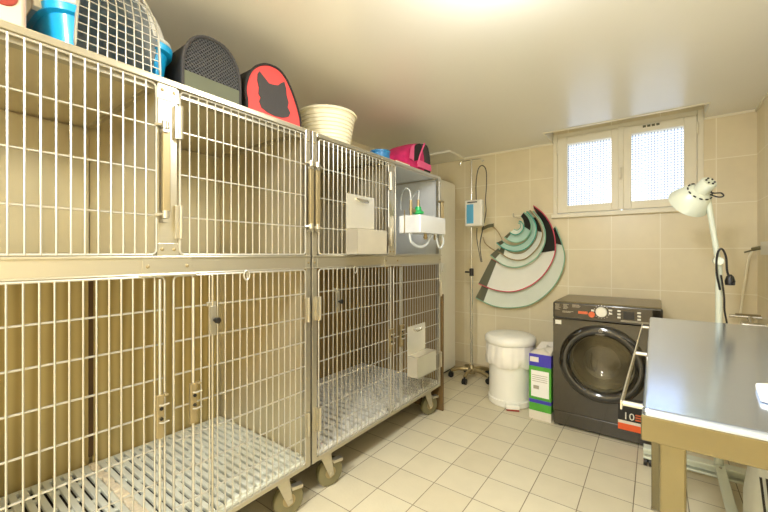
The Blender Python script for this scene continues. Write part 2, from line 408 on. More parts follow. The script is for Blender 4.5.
# ------------------------------------------------------------------ kennel banks
XF = -1.28; XB = -2.05
def rounded_rect_yz(y0, y1, z0, z1, r, X, n=4):
    P = []
    for (cy, cz, a0) in ((y1 - r, z1 - r, 0), (y0 + r, z1 - r, 90), (y0 + r, z0 + r, 180), (y1 - r, z0 + r, 270)):
        for k in range(n + 1):
            a = math.radians(a0 + 90 * k / n); P.append((X, cy + r * math.cos(a), cz + r * math.sin(a)))
    return P
def wire_door(root, y0, y1, z0, z1, zs, pitch=.0306, skip=(), r=.0025):
    m = MB(); X = XF + .004
    m.tube(rounded_rect_yz(y0, y1, z0, z1, .016, X), .0038, 8, closed=True)
    n = round((y1 - y0) / pitch); p = (y1 - y0) / n
    for i in range(1, n): m.tube([(X + .003, y0 + p * i, z0), (X + .003, y0 + p * i, z1)], r, 6)
    for z in zs: m.tube([(X - .002, y0, z), (X - .002, y1, z)], .0032, 6)
    return m.build('door', M_wire, root, smooth=True)
def hinge(d, y, z0, z1):
    m = MB(); m.box((XF - .002, y - .012, z0), (XF + .012, y + .012, z1)); m.tube([(XF + .016, y + .004, z0), (XF + .016, y + .004, z1)], .007)
    return m.build('hinge', M_steel, d, bevel=.001)
def upper_latch(d, y, s):
    m = MB()
    m.box((XF + .010, y - .011, 1.305), (XF + .024, y + .013, 1.565))
    o = m.build('latch_bar', M_tan, d, bevel=.003)
    for z in (1.58, 1.293):
        m = MB()
        m.tube([(XF + .01, y - (.03 if s > 0 else .012), z), (XF + .02, y, z + .006), (XF + .01, y + (.012 if s > 0 else .03), z)], .005)
        m.lathe([(0, -.014), (.011, -.012), (.011, .012), (0, .014)], (XF + .018, y, z + .004), n=12)
        m.box((XF + .006, y - .012, z - .022), (XF + .03, y + .004, z - .012))
        m.build('latch_clasp', M_steel, d, smooth=True)
def lock_plate(d, y, z0, z1, w=.022):
    m = MB()
    m.box((XF + .006, y - w / 2, z0), (XF + .020, y + w / 2, z1)).box((XF + .006, y + w / 2 - .001, z1 - .006), (XF + .026, y + w / 2 + .012, z1 + .001))
    m.build('lock_plate', M_tan, d, bevel=.002)
    for dz in (.062, .094): MB().tube([(XF + .018, y + .002, z0 + dz), (XF + .024, y + .002, z0 + dz)], .0055, 10).build('keyhole', M_black, d)
    for dz in (.05, .105): MB().tube([(XF + .018, y - .003, z0 + dz), (XF + .028, y + .004, z0 + dz), (XF + .03, y + .022, z0 + dz + .003)], .003, 6).build('hook', M_wire, d, smooth=True)
    MB().tube([(XF + .010, y + .002, .22), (XF + .010, y + .002, 1.09)], .0042, 6).build('bolt_rod', M_wire, d, smooth=True)
def knob_latch(d, y):
    m = MB(); m.box((XF + .006, y - .011, .885), (XF + .018, y + .011, .985)).box((XF + .004, y - .02, .985), (XF + .012, y + .013, 1.0)); m.tube([(XF + .01, y, .22), (XF + .01, y, 1.095)], .0042, 6)
    m.build('latch_plate', M_steel, d, bevel=.0015)
    MB().lathe([(0, 0), (.006, 0), (.006, .012), (.011, .014), (.011, .024), (0, .026)], (XF + .018, y + .004, .935), 'x', 12).build('latch_knob', M_black, d, smooth=True)
def ring(root, y, z):
    P = [(XF + .012, y + .012 * math.cos(a), z + .018 * math.sin(a)) for a in [2 * PI * k / 16 for k in range(16)]]
    return MB().tube(P, .0035, 6, closed=True).build('card_ring', M_wire, root, smooth=True)
def grate(root, y0, y1, m_):
    m = MB(); n = round((y1 - y0) / (.0335 if m_ is M_grate else .05)); p = (y1 - y0) / n
    x0, x1 = XB + .03, XF - .016; z = .236
    for i in range(n):
        a = y0 + p * i; m.box((x0, a + p * .17, z - .016), (x1, a + p * .83, z))
        for q in range(4):
            xx = x0 + (x1 - x0) * (q + (.5 if i % 2 else .15)) / 4 + .02
            m.box((xx, a + p * .8, z - .018), (xx + .022, a + p * 1.2, z - .004))
    m.box((x0 - .01, y0, z - .03), (x0 + .012, y1, z - .004)).box((x1 - .012, y0, z - .03), (x1 + .006, y1, z - .012))
    return m.build('floor_grate', m_, root, bevel=.003)
def caster(root, x, y, rot=0., r=.070):
    M = Matrix.Translation((x, y, 0)) @ Matrix.Rotation(rot, 4, 'Z')
    def T(m): bmesh.ops.transform(m.bm, matrix=M, verts=m.bm.verts)
    m = MB(); m.box((-.04, -.03, .178), (.04, .03, .19))
    for s in (-1, 1): m.prism([(s * .026 - .0015, -.03, .178), (s * .026 - .0015, .032, .178), (s * .026 - .0015, .05, .06), (s * .026 - .0015, .028, .05)], (.003, 0, 0))
    m.box((-.028, -.025, .165), (.028, .03, .18)); m.tube([(-.034, .035, r), (.034, .035, r)], .009, 8)
    m.box((.016, .04, .125), (.045, .09, .14)); T(m)
    c = m.build('caster', M_steel, root, bevel=.002)
    m = MB(); prof = [(.028, -.017), (.05, -.018), (r - .004, -.016), (r, -.008), (r, .008), (r - .004, .016), (.05, .018), (.028, .017), (.028, -.017)]
    m.lathe(prof, (0, .035, r), 'x', 32); T(m)
    m.build('tyre', M_rubber, c, smooth=True)
    m = MB(); m.lathe([(0, -.019), (.044, -.016), (.044, .016), (0, .019)], (0, .035, r), 'x', 24); T(m)
    m.build('hub', M_tan, c, smooth=True)
ZU = [1.578, 1.435, 1.293]
ZL = [.99, .88, .77, .66, .55, .44, .33]
def kennel_bank(y0, y1, label, oxy):
    yc = (y0 + y1) / 2
    root = thing('kennel_bank', ((XF + XB) / 2, yc, 0), label, 'kennel', 'kennel banks')
    e = .03
    m = MB()    # front face frame: posts and rails
    m.box((XF - .025, y0, .19), (XF, y0 + e, 1.742)).box((XF - .025, y1 - e, .19), (XF, y1, 1.742))
    m.box((XF - .025, y0 + e, 1.722), (XF, y1 - e, 1.742)).box((XF - .025, y0 + e, 1.105), (XF, y1 - e, 1.160)).box((XF - .022, y0 + e, .19), (XF, y1 - e, .213))
    m.box((XF - .025, yc - .031, 1.16), (XF, yc + .031, 1.722))
    m.box((XF - .012, y0, 1.155), (XF + .006, y1, 1.164)).box((XF - .012, y0, 1.102), (XF + .005, y1, 1.108))
    m.build('front_frame', M_steel, root, bevel=.003)
    bx('top_panel', (XB, y0, 1.734), (XF - .002, y1, 1.743), M_panel, root)
    for y in (y0 + .004, y1 - .012): bx('side_panel', (XB, y, .2), (XF - .02, y + .008, 1.734), M_panel if not oxy else M_olivep, root)
    bx('partition', (XB, yc - .006, 1.165), (XF - .02, yc + .006, 1.734), M_panel, root)
    bx('shelf', (XB, y0 + .01, 1.115), (XF - .02, y1 - .01, 1.15), M_panel, root)
    bx('bottom_pan', (XB, y0 + .01, .19), (XF - .02, y1 - .01, .203), M_dark, root)
    for (a, b, up) in ((y0 + .012, yc - .007, 0), (yc + .007, y1 - .012, 1)):
        if oxy and up:
            bx('window_glare_liner', (XB + .004, a, 1.15), (XB + .012, b, 1.732), M_icu, root)
            bx('window_glare_liner', (XB + .012, a, 1.151), (XF - .024, a + .004, 1.732), M_icu, root)
            bx('window_glare_liner', (XB + .012, b - .004, 1.151), (XF - .024, b, 1.732), M_icu, root)
            bx('window_glare_liner', (XB + .012, a + .004, 1.728), (XF - .03, b - .004, 1.733), M_icu, root)
        else:
            bx('back_panel', (XB + .002, a, 1.592), (XB + .010, b, 1.725), M_panel, root)
            bx('lit_lower_panel', (XB + .002, a, 1.15), (XB + .016, b, 1.588), M_panel_grey, root, bevel=.003)  # paler than the panel above: light on the lower back put into colour
            bx('top_flange', (XF - .06, a, 1.705), (XF - .03, b, 1.734), M_steel, root)
        bx('lower_back_panel', (XB + .002, a, .2), (XB + .010, b, 1.115), M_grain if not oxy else M_olivep, root)
    for (a, b) in (((XF - .7, yc - .022, 1.722), (XF - .03, yc - .006, 1.734)), ((XF - .7, y1 - .034, 1.722), (XF - .03, y1 - .012, 1.742)), ((XB + .012, y1 - .03, .2), (XB + .03, y1 - .012, 1.11))):
        bx('corner_bead', a, b, M_steel, root)
    bx('back_groove', (XB + .008, yc - .009, .26), (XB + .012, yc + .009, 1.11), M_groove, root)
    # riveted joint plates
    for (ya, yb, za, zb) in ((yc - .075, yc + .075, 1.104, 1.158), (yc - .033, yc + .033, 1.158, 1.205), (yc - .033, yc + .033, 1.67, 1.715)):
        pl = bx('joint_plate', (XF, ya, za), (XF + .0035, yb, zb), M_steel, root, bevel=.001)
    bx('drip_ledge', (XF, yc - .085, 1.098), (XF + .02, yc + .085, 1.105), M_steel, root, bevel=.001)
    for (y, z) in ((yc - .018, 1.185), (yc + .018, 1.185), (yc - .018, 1.7), (yc + .018, 1.7), (yc - .06, 1.13), (yc + .06, 1.13), (y1 - .015, 1.13), (y1 - .015, 1.69), (y0 + .015, 1.13), (y0 + .015, 1.69)):
        MB().lathe([(.006, 0), (.005, .003), (0, .005)], (XF + (.003 if abs(y - yc) < .1 else 0), y, z), 'x', 10).build('rivet', M_tan, root, smooth=True)
    # upper doors
    d = wire_door(root, y0 + .036, yc - .036, 1.168, 1.712, ZU)
    if not oxy:
        upper_latch(d, yc - .014, 1)
        d2 = wire_door(root, yc + .036, y1 - .036, 1.168, 1.712, ZU)
        hinge(d2, yc + .03, 1.55, 1.66); hinge(d2, yc + .03, 1.22, 1.33); upper_latch(d2, y1 - .014, 1)
    else:
        upper_latch(d, y0 + .016, -1)
        hinge(d, yc - .03, 1.55, 1.66); hinge(d, yc - .03, 1.22, 1.33)
        m = MB(); m.tube(rounded_rect_yz(yc + .036, y1 - .036, 1.168, 1.712, .01, XF + .004), .0035, 8, closed=True)
        m.build('door_frame', M_wire, root, smooth=True)
        m = MB()
        for y in (y1 - .03, y1 - .008): m.tube([(XF + .02, y, 1.40), (XF + .02, y, 1.56)], .008, 10)
        for z in (1.555, 1.41): m.box((XF, y1 - .05, z - .008), (XF + .026, y1 + .004, z + .008))
        m.build('hinge', M_tan, root, bevel=.001)
    # lower pair of doors
    a = wire_door(root, y0 + .036, yc - .012, .215, 1.098, ZL); b = wire_door(root, yc + .016, y1 - .036, .215, 1.098, ZL)
    hinge(a, y0 + .03, .86, .97); hinge(a, y0 + .03, .34, .45); hinge(b, y1 - .03, .86, .97); hinge(b, y1 - .03, .34, .45)
    lock_plate(a, yc - .03, .585, .722); lock_plate(b, yc + .075 if not oxy else yc + .085, .595, .73)
    knob_latch(b if not oxy else a, yc + .145 if not oxy else y0 + .155)
    ring(root, yc + .28 if not oxy else y0 + .29, 1.088)
    g = M_grate if not oxy else M_gratew
    grate(root, y0 + .015, yc - .012, g); grate(root, yc + .012, y1 - .015, g)
    # seam between the two grates, crusted
    m = MB(); rr = random.Random(3)
    x = XB + .02
    while x < XF - .06:
        w_ = .010 + rr.random() * .01; l = .02 + rr.random() * .03
        m.box((x, yc - w_, .212), (x + l, yc + w_, .232 + rr.random() * .008)); x += l * .8
    m.build('seam', M_crust if not oxy else M_gratew, root, bevel=.003)
    for (x, y, ro) in ((XF - .06, y0 + (.125 if oxy else .09), -.30), (XF - .06, y1 - (.125 if not oxy else .13), -.35), (XB + .09, y0 + .09, .2), (XB + .09, y1 - .12, -.3)):
        caster(root, x, y, ro)
    return root
kb1 = kennel_bank(-.073, 1.165, 'near stainless wire-door kennel bank with the blue carrier on top', False)
kb2 = kennel_bank(1.175, 2.45, 'far stainless wire-door kennel bank with an open pale-lined upper compartment', True)
# inside the open compartment: white control box on the back corner
t_ = thing('control_box', (XF - .25, 1.86, 1.50), 'small pale control box fixed inside the open upper kennel compartment', 'control box')
bx('case', (XF - .29, 1.832, 1.50), (XF - .10, 1.90, 1.70), M_whitep, t_, bevel=.006)
bx('cover', (XF - .10, 1.838, 1.53), (XF - .094, 1.89, 1.69), M_white, t_, bevel=.002)

# stainless chart holders hung on the doors
def chart_holder(y, z, label, wdt=.25):
    r = thing('chart_holder', (XF + .012, y, z), label, 'chart holder', 'chart holders on the kennel doors')
    bx('back_plate', (XF + .010, y, z), (XF + .013, y + wdt * .93, z + .315), M_panel_grey, r, bevel=.001)
    m = MB(); D = .075; Hh = .132; x0 = XF + .013
    m.box((x0, y, z), (x0 + D, y + .003, z + Hh)).box((x0, y + wdt - .003, z), (x0 + D, y + wdt, z + Hh)).box((x0 + D - .003, y, z), (x0 + D, y + wdt, z + Hh)).box((x0, y, z), (x0 + D, y + wdt, z + .003))
    m.box((x0, y, z + Hh - .003), (x0 + D, y + wdt, z + Hh))
    m.build('pocket', M_holder, r, bevel=.001)
    m = MB(); ym = y + wdt * .48
    m.box((XF + .013, ym - .05, z + .285), (XF + .020, ym + .05, z + .297)).tube([(XF + .02, ym - .05, z + .29), (XF + .03, ym - .035, z + .278), (XF + .03, ym + .035, z + .278), (XF + .02, ym + .05, z + .29)], .004)
    m.build('clip', M_chrome, r, smooth=True)
    return r
ch1 = chart_holder(1.395, 1.168, 'stainless clipboard and box holder hung on the upper kennel door')
ch2 = chart_holder(1.97, .388, 'stainless clipboard and box holder hung on the lower right kennel door', .245)

# oxygen unit: steel box on the opening, regulator, tubing
ox = thing('oxygen_unit', (-1.19, 2.03, 1.30), 'grey steel oxygen box with green valve hung across the open upper kennel', 'oxygen unit')
bx('case', (XF + .012, 1.875, 1.298), (-1.115, 2.20, 1.405), M_icu, ox, bevel=.004)
bx('seam_strip', (XF + .05, 1.873, 1.298), (XF + .056, 1.876, 1.44), M_tan, ox)
m = MB(); p = V((-1.19, 1.975, 1.405))
m.lathe([(0, 0), (.02, 0), (.02, .012), (.034, .016), (.036, .028), (.022, .036), (.018, .06), (0, .064)], p, n=20)
m.build('green_valve', M_green, ox, smooth=True)
m = MB(); m.tube([(-1.20, 1.90, 1.445), (-1.195, 1.965, 1.43)], .012, 10); m.tube([(-1.2, 1.905, 1.405), (-1.2, 1.905, 1.50)], .009, 10)
m.build('fitting', M_tan, ox, smooth=True)
MB().tube([(-1.19, 1.975, 1.465), (-1.19, 1.975, 1.51)], .009, 10).build('nozzle', M_tan, ox, smooth=True)
class _T:
    def tube(s, P, r, n): MB().tube(P, r, n).build('hose', M_tube, ox, smooth=True)
m = _T()
m.tube(crom([(-1.2, 1.905, 1.50), (-1.21, 1.905, 1.56), (-1.26, 1.93, 1.58), (-1.33, 1.99, 1.54), (-1.35, 2.02, 1.46)]), .004, 8)
m.tube(crom([(-1.19, 1.975, 1.51), (-1.20, 2.0, 1.565), (-1.25, 2.06, 1.58), (-1.33, 2.10, 1.53)]), .004, 8)
m.tube(crom([(-1.2, 1.89, 1.298), (-1.195, 1.90, 1.245), (-1.18, 1.97, 1.215), (-1.17, 2.05, 1.235), (-1.165, 2.09, 1.298)]), .008, 8)
m.tube(crom([(-1.15, 2.13, 1.298), (-1.14, 2.14, 1.23), (-1.135, 2.17, 1.21), (-1.13, 2.2, 1.25), (-1.135, 2.19, 1.298)]), .007, 8)
for y in (2.03, 2.16): MB().tube([(-1.17, y, 1.298), (-1.17, y, 1.262)], .011, 10).tube([(-1.17, y - .02, 1.275), (-1.17, y + .02, 1.275)], .006, 8).build('drain_valve', M_tan, ox, smooth=True)

# ------------------------------------------------------------------ things on top of the kennels
ZT = 1.744
def arch(y0, y1, z0, z1, X, n=20, p=2.6, ztop=None):
    cy = (y0 + y1) / 2; a = (y1 - y0) / 2; zs = z0 + (z1 - z0) * .35; b = z1 - zs
    P = [(X, y0, z0)]
    for k in range(n + 1):
        t = PI - PI * k / n
        P.append((X, cy + a * math.copysign(abs(math.cos(t)) ** (2 / p), math.cos(t)), zs + b * abs(math.sin(t)) ** (2 / p)))
    P.append((X, y1, z0))
    return P
# cream carrier at the left edge
cc = thing('pet_carrier', (-1.6, .06, ZT), 'pale pink-cream pet carrier with red-brown emblem at far left', 'pet carrier', 'carriers on top of the kennels')
m = MB(); m.prism(arch(-.04, .219, ZT, ZT + .30, -1.85, p=5), (.53, 0, 0)); m.build('body', M_pinkish, cc, bevel=.012, smooth=True)
m = MB(); m.lathe([(0, .008), (.028, .004), (.030, 0)], (-1.32, .172, ZT + .082), 'x', 20); m.build('emblem', M_redbrown, cc, smooth=True)
# blue carrier
cx0, cx1, y0, y1 = -1.86, -1.325, .258, .598
cyc = (y0 + y1) / 2; cxc = (cx0 + cx1) / 2; ZR = ZT + .133
bc = thing('pet_carrier', (cxc, cyc, ZT), 'blue pet carrier with white wire grid door and pale grey top shell', 'pet carrier', 'carriers on top of the kennels')
def ring_xy(inset, z, n=112):
    P = []
    for k in range(n):
        a = 2 * PI * k / n; c, s_ = math.cos(a), math.sin(a)
        P.append((cxc + ((cx1 - cx0) / 2 - inset) * math.copysign(abs(c) ** .36, c), cyc + ((y1 - y0) / 2 - inset) * math.copysign(abs(s_) ** .36, s_), z))
    return P
DH = .107
def dw(z): u = max(0, (z - ZT - .02) / .28); return DH * max(0, 1 - u ** 4) ** .5 * (1 - .10 * u)
def shell(levels, cap, nm, m_):
    m = MB(); rows = [[m.bm.verts.new(p) for p in ring_xy(i_, z)] for i_, z in levels]; n = len(rows[0])
    for A, B in zip(rows, rows[1:]):
        for k in range(n):
            q = (A[k], A[(k + 1) % n], B[(k + 1) % n], B[k]); c_ = sum((v.co for v in q), V()) / 4
            if c_.x > cxc and abs(c_.y - cyc) < dw(c_.z) and c_.z > ZT + .018 and c_.x > cx1 - .12: continue
            m.bm.faces.new(q)
    m.bm.faces.new(rows[-1] if cap else rows[0][::-1])
    o = m.build(nm, m_, bc, smooth=True); md = o.modifiers.new('wall', 'SOLIDIFY'); md.thickness = .004; md.offset = -1
    return o
shell([(.014, ZT + .001), (.012, ZT + .02), (.010, ZT + .05), (.006, ZT + .08), (.003, ZT + .105), (-.010, ZR - .024), (-.012, ZR - .004), (-.004, ZR)], False, 'lower_shell', M_blue)
shell([(-.006, ZR), (-.008, ZR + .012), (.004, ZR + .016), (.01, ZR + .04), (.018, ZR + .07), (.03, ZR + .10), (.05, ZR + .13), (.085, ZR + .158), (.13, ZR + .172)], True, 'upper_shell', M_shell)
bx('inner_floor', (cx0 + .04, y0 + .03, ZT + .006), (cx1 - .04, y1 - .03, ZT + .012), M_inter, bc)
m = MB(); XD = cx1 + .006
def xd(z): return XD - max(0, z - ZR - .03) * .30
za_, zb_ = ZT + .012, ZT + .286
def hw(z): return dw(z) + .004
zs_ = [za_ + (zb_ - za_) * k / 24 for k in range(25)]
out = [(xd(z), cyc - hw(z), z) for z in zs_] + [(xd(z), cyc + hw(z), z) for z in zs_[::-1]]
m.tube(out, .0042, 6, closed=True)
n = 9
for i in range(1, n):
    f = -1 + 2 * i / n
    top = max([z for z in zs_ if True])
    m.tube([(xd(z) + .003, cyc + f * DH * (1 - .10 * max(0, (z - ZT - .02) / .28)), z) for z in zs_ if abs(f * DH * (1 - .10 * max(0, (z - ZT - .02) / .28))) <= hw(z)], .0022, 6)
for k in range(1, 12):
    z = za_ + .0245 * k
    if z < zb_ - .01: m.tube([(xd(z) + .001, cyc - hw(z), z), (xd(z) + .001, cyc + hw(z), z)], .0020, 6)
m.build('wire_door', M_wire, bc, smooth=True)
bx('side_clip', (-1.405, y0 - .018, ZR - .022), (-1.375, y0 + .002, ZR + .06), M_carton, bc, bevel=.003)
# black net carrier
y0, y1 = .617, .838
nc = thing('soft_carrier', (-1.55, .72, ZT), 'black domed soft carrier with net front between blue and red carriers', 'pet carrier', 'carriers on top of the kennels')
z1 = ZT + .228
A = arch(y0, y1, ZT, z1, -1.80, p=2.3)
m = MB()
A0 = [V(p_) for p_ in A]; B0 = [V((-1.335, p_[1], p_[2])) for p_ in A]
for i in range(len(A0) - 1): m.bm.faces.new([m.bm.verts.new(v) for v in (A0[i], A0[i + 1], B0[i + 1], B0[i])])
m.bm.faces.new([m.bm.verts.new(v) for v in A0]); m.bm.faces.new([m.bm.verts.new(v) for v in (A0[0], B0[0], B0[-1], A0[-1])])
bmesh.ops.remove_doubles(m.bm, verts=m.bm.verts, dist=.0004)
m.build('body', M_blackf, nc, smooth=True)
m = MB(); m.prism([(-1.336, p_[1], max(p_[2], ZT + .075)) if i in (0, len(A) - 1) else (-1.336, p_[1], max(p_[2], ZT + .075)) for i, p_ in enumerate(A)], (.003, 0, 0))
m.build('net_panel', M_mesh, nc)
bx('lower_panel', (-1.338, y0 + .002, ZT), (-1.330, y1 - .002, ZT + .076), M_greenish, nc, bevel=.003)
MB().tube([(-1.332, p_[1], p_[2]) for p_ in A], .006, 8).build('piping', M_cat, nc, smooth=True)
bx('cushion', (-1.75, y0 + .02, ZT + .004), (-1.37, y1 - .02, ZT + .10), M_carton, nc, bevel=.03, seg=3)
m = MB(); m.tube(crom([(-1.52, y1 - .03, z1 - .09), (-1.42, y1 + .004, z1 - .10), (-1.34, y1 + .006, ZT + .05)]), .006, 8); m.build('strap', M_blackf, nc, smooth=True)
# red carrier with cat silhouette (front plane X = -1.33)
XC = -1.33
outl = [atX(*p_, XC) for p_ in ((247, 100), (245.5, 90), (247, 80), (251, 71), (257, 66), (264, 64.3), (271, 65.5), (279, 70), (286, 79), (292, 92), (297, 107), (300, 119))]
outl = crom(outl, 4)
outl = [V((XC, outl[0].y, ZT))] + outl + [V((XC, outl[-1].y + .006, ZT))]
rc = thing('soft_carrier', (-1.5, (outl[0].y + outl[-1].y) / 2, ZT), 'coral red soft carrier with a dark cat head shape on front', 'pet carrier', 'carriers on top of the kennels')
m = MB(); m.prism([p_ + V((-.008, 0, 0)) for p_ in outl], (-.30, 0, 0)); m.build('body', M_blackf, rc, bevel=.006)
m = MB(); m.prism(outl, (-.008, 0, 0)); m.build('front_panel', M_red, rc)
MB().tube([p_ + V((.001, 0, 0)) for p_ in outl], .005, 8).build('piping', M_blackf, rc, smooth=True)
cat = [atX(150 + x / 4, 20 + y / 4, XC) for x, y in ((437, 205), (450, 222), (475, 254), (492, 259), (510, 262), (524, 252), (536, 248), (543, 275), (545, 302), (553, 330), (549, 350), (560, 372), (552, 388), (530, 391), (500, 385), (470, 370), (445, 350), (436, 325), (442, 310), (433, 295), (435, 270), (428, 240), (430, 215))]
m = MB(); m.prism(cat, (.003, 0, 0)); m.build('cat_motif', M_cat, rc)
# cream tub
tb = thing('plastic_tub', (-1.50, 1.49, ZT), 'cream ribbed round plastic tub between red and pink carriers', 'tub')
prof = [(0, .002), (.118, .002), (.122, .006)]
for k in range(9):
    z = .018 + k * .0195; r = .122 + .036 * (z / .205)
    prof += [(r + .0022, z), (r + .0022, z + .012), (r - .0008, z + .015)]
prof += [(.158, .197), (.168, .198), (.170, .205), (.166, .211), (.156, .209), (.148, .17), (.118, .008), (0, .008)]
MB().lathe(prof, (-1.50, 1.49, ZT), n=48).build('body', M_cream, tb, smooth=True)
# flat blue lid, booklets, pink carrier
tag(MB().lathe([(0, 0), (.058, 0), (.06, .004), (.060, .05), (.064, .052), (.064, .062), (.058, .064), (0, .062)], (-1.375, 1.825, ZT), n=32).build('dish', M_bluelid, smooth=True), 'blue round dish on the kennel top edge beside the pink carrier', 'dish')
tag(bx('booklet', (-1.42, 1.895, ZT), (-1.300, 2.05, ZT + .012), M_paper), 'thin white booklet on kennel front edge under the red one', 'booklet', 'booklets on the kennel top')
tag(bx('booklet', (-1.42, 1.90, ZT + .012), (-1.304, 2.04, ZT + .020), M_redp), 'thin red booklet on kennel front edge by the blue dish', 'booklet', 'booklets on the kennel top')
pk = thing('soft_carrier', (-1.47, 2.16, ZT), 'magenta pink soft carrier with black mesh window at far kennel end', 'pet carrier', 'carriers on top of the kennels')
py0, py1 = 1.93, 2.36
def parch(Y, s=1.):
    P = []
    for (x, z) in ((-1.62, 0), (-1.63, .12), (-1.60, .20), (-1.54, .232), (-1.46, .238), (-1.385, .236), (-1.345, .20), (-1.326, .08), (-1.33, 0)): P.append(V((x, Y, ZT + z * s)))
    return crom(P, 3)
m = MB(); a = parch(2.055, .40); b = parch(2.12, .68); b2 = parch(2.20, .86); c = parch(2.285, .96)
rows = [[m.bm.verts.new(v) for v in q] for q in (a, b, b2, c)]
for P, Q in zip(rows, rows[1:]):
    for k in range(len(P) - 1): m.bm.faces.new((P[k], P[k + 1], Q[k + 1], Q[k]))
    m.bm.faces.new((P[-1], P[0], Q[0], Q[-1]))
m.bm.faces.new(rows[0][::-1]); m.bm.faces.new(rows[-1])
m.build('body', M_pink, pk, smooth=True)
def on(px, py, X=-1.322): return atX(px, py, X)
m = MB(); m.prism([on(x, y) for x, y in ((413, 150), (415.5, 144.5), (419, 143.5), (422, 146), (421, 152), (417.5, 160), (414, 161))], (.004, 0, 0)); m.build('mesh_window', M_blackf, pk)
c2 = parch(2.286, .962); d2 = parch(2.375, 1.04)
m = MB()
R1 = [m.bm.verts.new(v) for v in c2]; R2 = [m.bm.verts.new(v) for v in d2]
for k in range(len(R1) - 1): m.bm.faces.new((R1[k], R1[k + 1], R2[k + 1], R2[k]))
m.bm.faces.new((R1[-1], R1[0], R2[0], R2[-1])); m.bm.faces.new(R1[::-1]); m.bm.faces.new(R2)
m.build('end_panel', M_cat, pk, smooth=True)
m = MB(); m.prism([on(x, y, -1.318) for x, y in ((417, 166.5), (419, 160), (430.5, 165.5), (430.8, 171.5))], (.005, 0, 0)); m.build('corner_patch', M_pinkl, pk)
m = MB(); m.prism([on(x, y, -1.319) for x, y in ((409, 158), (411, 147), (414, 143.5), (413.5, 160.5))], (.004, 0, 0)); m.build('edge_trim', M_pinkl, pk)
MB().tube([on(424.5, 143.5, -1.318), on(420, 155, -1.316), on(417.5, 164, -1.316)], .006).build('edge_trim', M_pinkl, pk)

# ------------------------------------------------------------------ back left: cabinet, board, IV stand
cb = thing('tall_cabinet', (-1.86, 2.93, 0), 'tall plain white cabinet behind the far kennel end', 'cabinet')
bx('body', (-2.09, 2.56, .03), (-1.63, 3.40, 1.88), M_whitep, cb, bevel=.006)
bx('door', (-1.63, 2.565, .05), (-1.612, 3.395, 1.865), M_white, cb, bevel=.004)
bx('plinth', (-2.07, 2.58, 0), (-1.66, 3.38, .03), M_black, cb)
bx('lock', (-1.612, 3.10, 1.0), (-1.598, 3.17, 1.085), M_white, cb, bevel=.003)
tag(bx('board', (-1.72, 2.457, 0), (-1.268, 2.475, .87), M_wood, bevel=.002), 'dark brown board standing upright against the far kennel end', 'board')

PX, PY = -1.385, 3.265
iv = thing('drip_stand', (PX, PY, 0), 'chrome drip stand on five-wheeled base in back left corner', 'drip stand')
MB().tube([(PX, PY, .1), (PX, PY, 1.02)], .0125, 12).build('pole', M_chrome, iv, smooth=True)
MB().tube([(PX, PY, 1.0), (PX, PY, 2.06)], .008, 10).build('upper_rod', M_chrome, iv, smooth=True)
m = MB(); m.lathe([(.02, -.035), (.02, .03), (.012, .036), (0, .036)], (PX, PY, 1.0), n=16); m.tube([(PX - .02, PY, 1.0), (PX - .06, PY - .01, 1.0)], .009, 10); m.build('clamp_collar', M_black, iv, smooth=True)
m = MB()
for s in (-1, 1): m.tube(crom([(PX, PY, 2.055), (PX + s * .06, PY - .005, 2.052), (PX + s * .10, PY - .01, 2.045), (PX + s * .108, PY - .01, 2.02), (PX + s * .125, PY - .01, 2.035)]), .0045, 8)
m.build('hook_bar', M_chrome, iv, smooth=True)
MB().lathe([(0, .05), (.035, .05), (.04, .07), (.03, .11), (.016, .13), (0, .13)], (PX, PY, 0), n=20).build('hub', M_tan, iv, smooth=True)
for k in range(5):
    a = math.radians(-14 + 72 * k); ux, uy = math.cos(a), math.sin(a)
    R_ = .19
    m = MB(); m.tube(crom([(PX + .03 * ux, PY + .03 * uy, .085), (PX + .11 * ux, PY + .11 * uy, .088), (PX + R_ * ux, PY + R_ * uy, .065)]), [.02] * 6 + [.017] * 6 + [.013], 10)
    lg = m.build('leg', M_tan, iv, smooth=True)
    m = MB(); cx, cy = PX + R_ * ux, PY + R_ * uy
    for s in (-.011, .011):
        m.tube([V((cx, cy, .026)) + V((-uy, ux, 0)) * (s - .008), V((cx, cy, .026)) + V((-uy, ux, 0)) * (s + .008)], .026, 16)
    m.tube([(cx, cy, .03), (cx, cy, .068)], .008, 8)
    m.build('caster', M_black, lg, smooth=True)
pm = thing('infusion_pump', (PX + .0, PY - .06, 1.44), 'white infusion pump with blue screen clamped on the drip stand', 'pump')
mx0 = PX - .03
bx('case', (mx0, PY - .085, 1.425), (mx0 + .165, PY - .018, 1.665), M_white, pm, bevel=.012, seg=3)
bx('screen', (mx0 + .018, PY - .0885, 1.45), (mx0 + .085, PY - .083, 1.625), M_screen, pm, bevel=.002)
bx('slot', (mx0 + .025, PY - .0885, 1.638), (mx0 + .12, PY - .083, 1.648), M_black, pm)
m = MB(); m.tube([(PX + .015, PY - .02, 1.55), (PX, PY, 1.55)], .014, 10); m.build('clamp', M_black, pm, smooth=True)
m = MB()
def PP(px, py, Y=3.24): return atY(px, py, Y)
m.tube(crom([PP(476.5, 203), PP(476, 185), PP(478, 170), PP(482, 165.5), PP(486, 170), PP(486.5, 185), PP(485.5, 200), PP(486, 212), PP(483, 228), PP(480, 245), PP(482, 262)]), .0045, 8)
m.build('power_cord', M_black, pm, smooth=True)
MB().tube(crom([PP(477, 228), PP(477, 240), PP(481, 262)]), .004, 8).build('lower_cord', M_black, pm, smooth=True)

